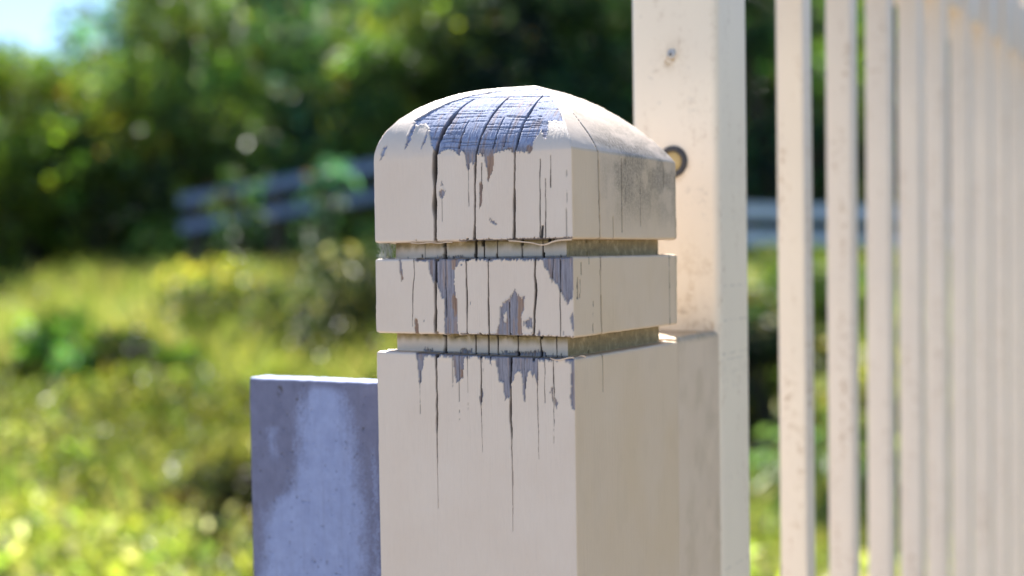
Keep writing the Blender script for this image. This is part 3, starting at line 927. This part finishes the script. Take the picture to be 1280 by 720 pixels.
# a scrap of cobweb in the upper groove
def build_web():
    rnd = random.Random(4)
    bm = bmesh.new()
    def thread(a, b, r=0.00007):
        a, b = Vector(a), Vector(b); d = (b - a)
        if d.length < 1e-5: return
        s1 = d.orthogonal().normalized() * r; s2 = d.cross(s1).normalized() * r
        rg = [[bm.verts.new(p + s1 * math.cos(k * 2.094) + s2 * math.sin(k * 2.094)) for k in range(3)] for p in (a, b)]
        for k in range(3): bm.faces.new((rg[0][k], rg[0][(k + 1) % 3], rg[1][(k + 1) % 3], rg[1][k]))
    for k in range(110):
        a = (rnd.uniform(-0.0495, -0.044), rnd.uniform(-0.0495, -0.0435), rnd.choice((-0.0011, 0.0058)))
        b = (rnd.uniform(-0.0500, -0.042), rnd.uniform(-0.0500, -0.0437), rnd.uniform(-0.001, 0.0055))
        thread(a, b, rnd.uniform(0.00004, 0.0001))
    for v in bm.verts: v.co.z += EYE
    o = mesh_bm('cobweb', bm, M_WEB)
    o.location = (POST_C[0], POST_C[1], 0); o.rotation_euler = (0, 0, GATE_RZ)
    tag(o, 'wisp of cobweb caught in the upper groove of the domed post', 'cobweb')


build_web()

# ---------------------------------------------------------------- ground
def terrain(x, y):
    x = np.asarray(x, float); y = np.asarray(y, float)
    bank = 0.78 * sstep(2.3, 12.5, y)
    az = x / np.maximum(y, 1.0)
    hill = 11.0 * sstep(14, 42, y) * (0.22 + 0.78 * sstep(-0.36, -0.22, az))
    bump = 0.35 * (fbm(x * 0.45 + 40, y * 0.45, 101) - 0.5) * sstep(2.2, 4.5, y)
    far = sstep(90, 45, np.hypot(x, y))
    return (bank + hill) * (0.25 + 0.75 * far) + bump * far


def build_ground():
    xs = np.unique(np.concatenate([np.linspace(-16, 16, 110), -np.geomspace(16, 900, 20), np.geomspace(16, 900, 20)]))
    ys = np.unique(np.concatenate([np.linspace(-6, 46, 150), np.geomspace(46, 900, 18), -np.geomspace(6, 900, 16)]))
    X, Y = np.meshgrid(xs, ys)
    Z = terrain(X, Y) - 0.012
    o = mesh_np('ground', np.stack([X, Y, Z], -1).reshape(-1, 3), grid_faces(len(ys), len(xs)), M_SOIL)
    tag(o, kind='structure')
    bm = bmesh.new()
    bmesh.ops.create_cube(bm, size=1.0)
    for v in bm.verts: v.co = (v.co.x * 5.8 - 0.4, v.co.y * 7.4 - 1.9, v.co.z * 0.12 - 0.06)
    bmesh.ops.bevel(bm, geom=list(bm.edges), offset=0.012, segments=2, affect='EDGES')
    p = mesh_bm('path', bm, M_PATH)
    tag(p, kind='structure')


build_ground()


# ---------------------------------------------------------------- foliage
def leaf_arrays(P, size, rnd, up=0.45, aspect=0.5, dirs=None):
    """rhombic leaves with a fold at the midrib, one quad each"""
    n = len(P)
    d = rnd.normal(size=(n, 3)) if dirs is None else dirs + 0.45 * rnd.normal(size=(n, 3))
    d /= np.linalg.norm(d, axis=1, keepdims=True)
    nn = rnd.normal(size=(n, 3)); nn[:, 2] += up * 2.2
    s = np.cross(d, nn); s /= np.linalg.norm(s, axis=1, keepdims=True) + 1e-9
    up_ = np.cross(s, d)
    L = size[:, None]; w = L * aspect * 0.5
    base = P - d * L * 0.5; tip = P + d * L * 0.5 - up_ * L * 0.12
    le = P + s * w + up_ * L * 0.06; ri = P - s * w + up_ * L * 0.06
    V = np.stack([base, ri, tip, le], 1).reshape(-1, 3)
    F = np.arange(4 * n).reshape(n, 4)
    return V, F


def tube(bm, pts, radii, sides=7):
    rings = []
    for i, (p, r) in enumerate(zip(pts, radii)):
        p = Vector(p)
        d = (Vector(pts[min(i + 1, len(pts) - 1)]) - Vector(pts[max(i - 1, 0)])).normalized()
        a = d.orthogonal().normalized(); b = d.cross(a)
        rings.append([bm.verts.new(p + (a * math.cos(k * 2 * math.pi / sides) + b * math.sin(k * 2 * math.pi / sides)) * r) for k in range(sides)])
    for r0, r1 in zip(rings[:-1], rings[1:]):
        for k in range(sides):
            bm.faces.new((r0[k], r0[(k + 1) % sides], r1[(k + 1) % sides], r1[k]))
    bm.faces.new(rings[0][::-1]); bm.faces.new(rings[-1])


def tints(n, rnd, base, var=0.35, extra=None):
    """per-leaf colour: base scaled and shifted towards yellow or blue-green"""
    base = np.array(base)
    k = np.exp(rnd.normal(0, var, n))[:, None]
    sh = rnd.normal(0, 0.15, n)[:, None]
    c = base[None] * k * (1 + sh * np.array([[1.0, 0.15, -0.5]]))
    if extra is not None:
        for frac, ec in extra:
            m = rnd.random(n) < frac
            c[m] = np.array(ec)[None] * np.exp(rnd.normal(0, 0.2, m.sum()))[:, None]
    return np.clip(c, 0.004, 0.7)


def make_tree(name, label, cat, group, x, y, height, spread, nleaf, leaf, tint, seed, low=0.15, extra=None):
    """tapered trunk with limbs running to leaf clumps"""
    rnd = np.random.default_rng(seed)
    z0 = float(terrain(x, y)) - 0.06
    root = empty(name, (x, y, z0), rnd.uniform(0, 6.28))
    tag(root, label, cat, group)
    bm = bmesh.new()
    lean = rnd.normal(0, 0.06, 2)
    tr = max(0.04, height * 0.028)
    tpts = [(lean[0] * height * t + 0.06 * height * math.sin(3 * t + seed), lean[1] * height * t, height * 0.88 * t) for t in np.linspace(0, 1, 7)]
    tube(bm, tpts, [tr * (1.25 - 1.05 * t) for t in np.linspace(0, 1, 7)], 8)
    ncl = int(16 + height * 6)
    cl = []
    for k in range(ncl):
        t = low + (1 - low) * rnd.random() ** 0.85
        prof = math.sin(math.pi * min(1, 0.22 + 0.80 * (t - low) / (1 - low) * 0.95)) ** 0.6
        rr_ = spread * prof * math.sqrt(rnd.random())
        a = rnd.uniform(0, 2 * math.pi)
        i = t * 0.92 * 6
        c = np.array([np.interp(i, range(7), [p[0] for p in tpts]) + rr_ * math.cos(a),
                      np.interp(i, range(7), [p[1] for p in tpts]) + rr_ * math.sin(a), height * t])
        cl.append((c, spread * rnd.uniform(0.22, 0.42)))
        if k % 2 == 0:
            st = tpts[min(5, max(1, int(t * 5)))]
            mid = (np.array(st) + c) / 2 + np.array([0, 0, -0.06 * height])
            tube(bm, [st, tuple(mid), tuple(c)], [tr * 0.42, tr * 0.26, tr * 0.08], 5)
    mesh_bm('trunk', bm, M_BARK, root, True)
    per = rnd.multinomial(nleaf, np.array([r ** 2 for _, r in cl]) / sum(r ** 2 for _, r in cl))
    P, D, Tn = [], [], []
    for (c, r), m in zip(cl, per):
        v = rnd.normal(size=(m, 3)); v /= np.linalg.norm(v, axis=1, keepdims=True)
        q = c + v * (r * (0.45 + 0.6 * rnd.random((m, 1)) ** 0.6)) * np.array([1.15, 1.15, 0.8])
        P.append(q); D.append(v + np.array([0, 0, -0.35]))
        Tn.append(tints(m, rnd, np.array(tint) * math.exp(rnd.normal(0, 0.6)) * (1 + 0.25 * rnd.normal() * np.array([1, 0.2, -0.6])), 0.5, extra))
    P = np.concatenate(P); D = np.concatenate(D); Tn = np.concatenate(Tn)
    P[:, 2] = np.maximum(P[:, 2], 0.05)
    V, F = leaf_arrays(P, leaf * np.exp(rnd.normal(0, 0.25, len(P))), rnd, 0.4, 0.5, D)
    mesh_np('crown', V, F, M_LEAF if cat == 'tree' else M_WEED, root, False, {'tint': np.repeat(Tn, 4, 0)})
    return root


DARK = (0.040, 0.072, 0.025)
MID = (0.105, 0.150, 0.034)
BLUE = (0.042, 0.086, 0.062)
YEL = (0.125, 0.165, 0.022)
LBL = {
    'dark': ('dense dark green tree growing on the slope behind the weedy bank', 'dark trees behind the bank'),
    'mid': ('mid green loosely leaved tree on the slope behind the weedy bank', 'mid green trees behind the bank'),
    'yel': ('sunlit yellow green tree at the thin open edge of the wood', 'yellow green trees at the wood edge'),
}
TREES = [  # azimuth (x/y), distance, height, spread, kind, leaves
    (-0.405, 12.8, 2.45, 1.0, 'yel', 5200), (-0.47, 13.4, 2.9, 1.1, 'yel', 5000),
    (-0.335, 14.0, 2.4, 1.1, 'dark', 9000), (-0.262, 13.6, 3.4, 1.3, 'mid', 9000), (-0.185, 14.4, 3.9, 1.4, 'dark', 6000), (-0.232, 10.2, 1.15, 0.3, 'dark', 260), (-0.15, 10.0, 1.3, 0.3, 'dark', 220), (-0.09, 12.8, 2.6, 0.7, 'mid', 2600), (-0.33, 12.7, 1.5, 0.5, 'yel', 1200),
    (-0.110, 13.9, 3.7, 1.3, 'mid', 8500), (-0.030, 14.6, 4.0, 1.4, 'dark', 9000), (0.050, 14.0, 3.8, 1.35, 'dark', 8500),
    (0.135, 14.5, 3.9, 1.4, 'dark', 8500), (0.215, 13.8, 3.8, 1.3, 'dark', 8000), (0.300, 14.3, 3.8, 1.4, 'mid', 8000),
    (0.390, 14.0, 3.9, 1.4, 'dark', 7000), (0.48, 14.6, 4.0, 1.5, 'mid', 8500),
    (-0.300, 18.5, 2.7, 1.6, 'dark', 9000), (-0.225, 18.0, 4.8, 1.9, 'dark', 9000), (-0.130, 19.0, 5.0, 2.0, 'mid', 9000),
    (-0.040, 18.4, 5.0, 2.0, 'dark', 9000), (0.060, 18.8, 5.1, 2.0, 'dark', 9000), (0.160, 18.2, 5.0, 2.0, 'dark', 9000),
    (0.260, 18.9, 5.0, 2.0, 'dark', 8500), (0.360, 18.3, 5.0, 2.0, 'dark', 8500),
    (-0.372, 16.5, 2.9, 0.75, 'mid', 2200), (-0.395, 19.5, 2.0, 1.4, 'mid', 8500), (-0.17, 24, 5.4, 2.4, 'dark', 9000), (-0.07, 25, 5.6, 2.5, 'dark', 9000),
    (0.03, 24, 5.6, 2.5, 'dark', 9000), (0.13, 25, 5.6, 2.5, 'dark', 9000), (0.24, 24.5, 5.6, 2.5, 'dark', 9000), (-0.26, 25, 4.6, 2.2, 'dark', 8500),
    (0.58, 14.2, 3.9, 1.5, 'dark', 6000), (0.69, 14.6, 4.0, 1.5, 'mid', 6000), (0.80, 14.0, 4.0, 1.5, 'dark', 6000), (0.92, 14.5, 4.0, 1.5, 'mid', 5000),
    (0.47, 18.5, 5.0, 2.1, 'dark', 7000), (0.60, 19, 5.0, 2.1, 'dark', 7000), (0.75, 18.6, 5.0, 2.1, 'dark', 7000), (-0.56, 14.5, 2.8, 1.2, 'mid', 5000), (-0.66, 14.0, 3.0, 1.3, 'dark', 5000),
]
for i, (az, dist, ht, spd, kind, nl) in enumerate(TREES):
    tn = {'dark': DARK if i % 2 else BLUE, 'mid': MID, 'yel': YEL}[kind]
    ex = [(0.06, (0.14, 0.18, 0.035)), (0.02, (0.10, 0.14, 0.10)), (0.012, (0.20, 0.11, 0.05))]
    lb = ('thin dark sapling with few leaves in front of the two-rail grey railing', 'saplings by the railing') if dist < 11 else LBL[kind]
    make_tree('broadleaf_tree', lb[0], 'tree', lb[1], az * dist, dist, ht, spd, nl, 0.11 if dist < 16 else 0.14, tn, 300 + i, 0.08, ex)

# unseen tree added at right to shade that side of the post from sky
for i, (tx, ty, ht, spd) in enumerate([(4.8, -2.0, 4.6, 1.6)]):
    make_tree('broadleaf_tree', 'unseen dark tree added beside the path to shade the post side', 'tree', None, tx, ty, ht, spd, 8000, 0.11, DARK, 400 + i, 0.08)

# sunlit shrubs on the bank, and dark tinted ones standing in for shaded hollows
SHRUBS = [  # azimuth, distance, height, spread, tint
    (-0.185, 8.6, 0.6, 0.62, (0.14, 0.15, 0.03)), (-0.24, 4.3, 0.34, 0.22, (0.035, 0.032, 0.012)), (-0.225, 3.8, 0.30, 0.20, (0.04, 0.034, 0.014)), (-0.31, 4.6, 0.30, 0.28, (0.05, 0.08, 0.016)),
    (-0.125, 7.6, 0.7, 0.55, (0.028, 0.04, 0.014)), (-0.375, 6.6, 0.46, 0.30, (0.045, 0.085, 0.015)), (-0.315, 6.2, 0.42, 0.26, (0.05, 0.085, 0.016)), (-0.25, 7.9, 0.4, 0.4, (0.07, 0.10, 0.02)),
    (0.205, 5.6, 0.72, 0.26, (0.02, 0.028, 0.010)), (0.24, 7.2, 0.6, 0.5, (0.08, 0.14, 0.02)), (0.30, 5.0, 0.5, 0.45, (0.15, 0.17, 0.05)), (0.05, 8.0, 0.7, 0.7, (0.09, 0.12, 0.02)),
]
for i, (az, dist, ht, spd, tn) in enumerate(SHRUBS):
    dk = tn[0] < 0.08
    make_tree('bank_shrub', 'low dark green shrub tinted darker for the shade of a hollow in the weedy bank' if dk else 'low sunlit yellow green shrub growing among the weeds of the bank', 'shrub', 'dark shrubs in the bank' if dk else 'sunlit shrubs on the bank',
              az * dist, dist, ht, spd * 1.5, 4200, 0.06, tn, 700 + i, 0.1, [(0.06, (0.30, 0.25, 0.10)), (0.02, (0.45, 0.42, 0.32))])


def bare(x, y):
    """patches of bare earth in the weeds"""
    m = np.zeros(x.shape, bool)
    wob = 0.35 * (fbm(x * 2.5, y * 2.5, 121) - 0.5)
    for az, d, rx, ry in ((-0.14, 7.2, 0.4, 0.7), (0.21, 5.0, 0.3, 0.7)):
        m |= np.hypot((x - az * d) / rx, (y - d) / ry) + wob < 1
    m |= (np.abs(x / y + 0.228 + 0.05 * (fbm(y * 1.5, y * 0, 122) - 0.5)) < 0.042 + 0.1 * wob) & (y < 5.3) & (y > 3.3)      # wedge of bare soil added along the view to make a dark gap
    return m


def build_cover():
    rnd = np.random.default_rng(77)
    n = 290000
    y = np.sqrt(rnd.random(n) * (13.5 ** 2 - 2.4 ** 2) + 2.4 ** 2)
    x = y * rnd.uniform(-0.72, 0.82, n)
    m = 0.04 + 0.42 * sstep(0.36, 0.70, fbm(x * 0.8 + 9, y * 0.55, 111, 3))
    z = terrain(x, y) + m * rnd.random(n) ** 0.55
    ok = ~bare(x, y) & (rnd.random(n) < 1 - 0.6 * sstep(6.0, 8.5, y)); x, y, z = x[ok], y[ok], z[ok]; n = len(x)
    P = np.stack([x, y, z], 1)
    D = rnd.normal(size=(n, 3)) * 0.7; D[:, 2] += 0.5
    patch = fbm(x * 0.8 + 3, y * 0.8, 113)
    T = tints(n, rnd, (0.15, 0.175, 0.034), 0.42, [(0.16, (0.30, 0.27, 0.14)), (0.015, (0.5, 0.47, 0.36))])
    T *= (0.62 + 0.98 * sstep(0.3, 0.68, patch))[:, None]
    V, F = leaf_arrays(P, 0.046 * np.exp(rnd.normal(0, 0.35, n)), rnd, 0.5, 0.42, D)
    o = mesh_np('ground_cover', V, F, M_WEED, None, False, {'tint': np.repeat(T, 4, 0)})
    tag(o, 'sunlit yellow green weeds and creepers covering the bank', 'weeds', kind='stuff')
    # grass blades
    n = 165000
    y = np.sqrt(rnd.random(n) * (14 ** 2 - 2.6 ** 2) + 2.6 ** 2)
    x = y * rnd.uniform(-0.72, 0.82, n)
    ok = ~bare(x, y); x, y = x[ok], y[ok]; n = len(x)
    z = terrain(x, y)
    h = 0.14 + 0.36 * rnd.random(n) * sstep(0.3, 0.7, fbm(x * 0.9, y * 0.9, 115))
    b = np.stack([x, y, z - 0.02], 1)
    ln = rnd.normal(0, 0.35, (n, 2)) * h[:, None]
    mid = b + np.stack([ln[:, 0] * 0.3, ln[:, 1] * 0.3, h * 0.6], 1)
    tip = b + np.stack([ln[:, 0], ln[:, 1], h], 1)
    a = rnd.uniform(0, 6.28, n); w = np.stack([np.cos(a), np.sin(a), 0 * a], 1) * 0.008
    V = np.stack([b - w, b + w, mid + w * 0.8, tip, mid - w * 0.8], 1)
    F = np.arange(n)[:, None] * 5
    quads = np.concatenate([F + np.array([[0, 1, 2, 4]]), F + np.array([[4, 2, 3, 3]])])
    tri = np.concatenate([F + np.array([[0, 1, 2]]), F + np.array([[0, 2, 4]]), F + np.array([[4, 2, 3]])])
    T = tints(n, rnd, (0.175, 0.205, 0.05), 0.3, [(0.25, (0.33, 0.28, 0.13))])
    o = mesh_np('grass', V.reshape(-1, 3), tri, M_WEED, None, False, {'tint': np.repeat(T, 5, 0)})
    tag(o, 'long grass growing through the weeds on the bank', 'grass', kind='stuff')


build_cover()


# ---------------------------------------------------------------- grey railings beyond the bank
def railing(label, p0, p1, z0, z1, heights, posts, thick=0.105, mat=None):
    """rails between two plan points; z0/z1 = height of the top rail's centre above the eye at each end"""
    a = np.array(p0, float); b = np.array(p1, float)
    d = b - a; L = float(np.linalg.norm(d)); rz = math.atan2(d[1], d[0])
    g0 = float(terrain(*p0))
    root = empty('timber_railing', (p0[0], p0[1], g0), rz)
    tag(root, label, 'railing')
    def board(name, x0, x1, za, zb, h, y0, y1, bmat):
        bm = bmesh.new()
        bmesh.ops.create_cube(bm, size=1.0)
        for v in bm.verts:
            t = v.co.x + 0.5
            v.co = (x0 + t * (x1 - x0), y0 + (v.co.y + 0.5) * (y1 - y0), za + t * (zb - za) + v.co.z * h)
        bmesh.ops.bevel(bm, geom=list(bm.edges), offset=0.008, segments=2, affect='EDGES')
        mesh_bm(name, bm, bmat, root)
    for dz in heights:
        board('rail', 0, L, EYE + z0 + dz - g0, EYE + z1 + dz - g0, thick, -0.06, -0.012, mat or M_RAIL)
    for q in posts:
        px_, py_ = a + d * q
        gz = float(terrain(px_, py_)) - 0.15 - g0
        tp = EYE + z0 + (z1 - z0) * q + thick * 0.75 - g0
        board('post', q * L - 0.05, q * L + 0.05, (gz + tp) / 2, (gz + tp) / 2, tp - gz, -0.008, 0.09, M_BARK)


railing('two-rail grey timber railing sloping up in front of the dark trees', (-3.12, 11.6), (-0.75, 10.33), 0.55, 0.82, (0.0, -0.25), (0.04, 0.40, 0.95))
railing('pale grey timber railing seen low between the column and pickets', (2.05, 10.9), (4.6, 11.6), 0.36, 0.30, (0.0, -0.24), (0.03, 0.5, 0.97), 0.12, M_RAILPALE)
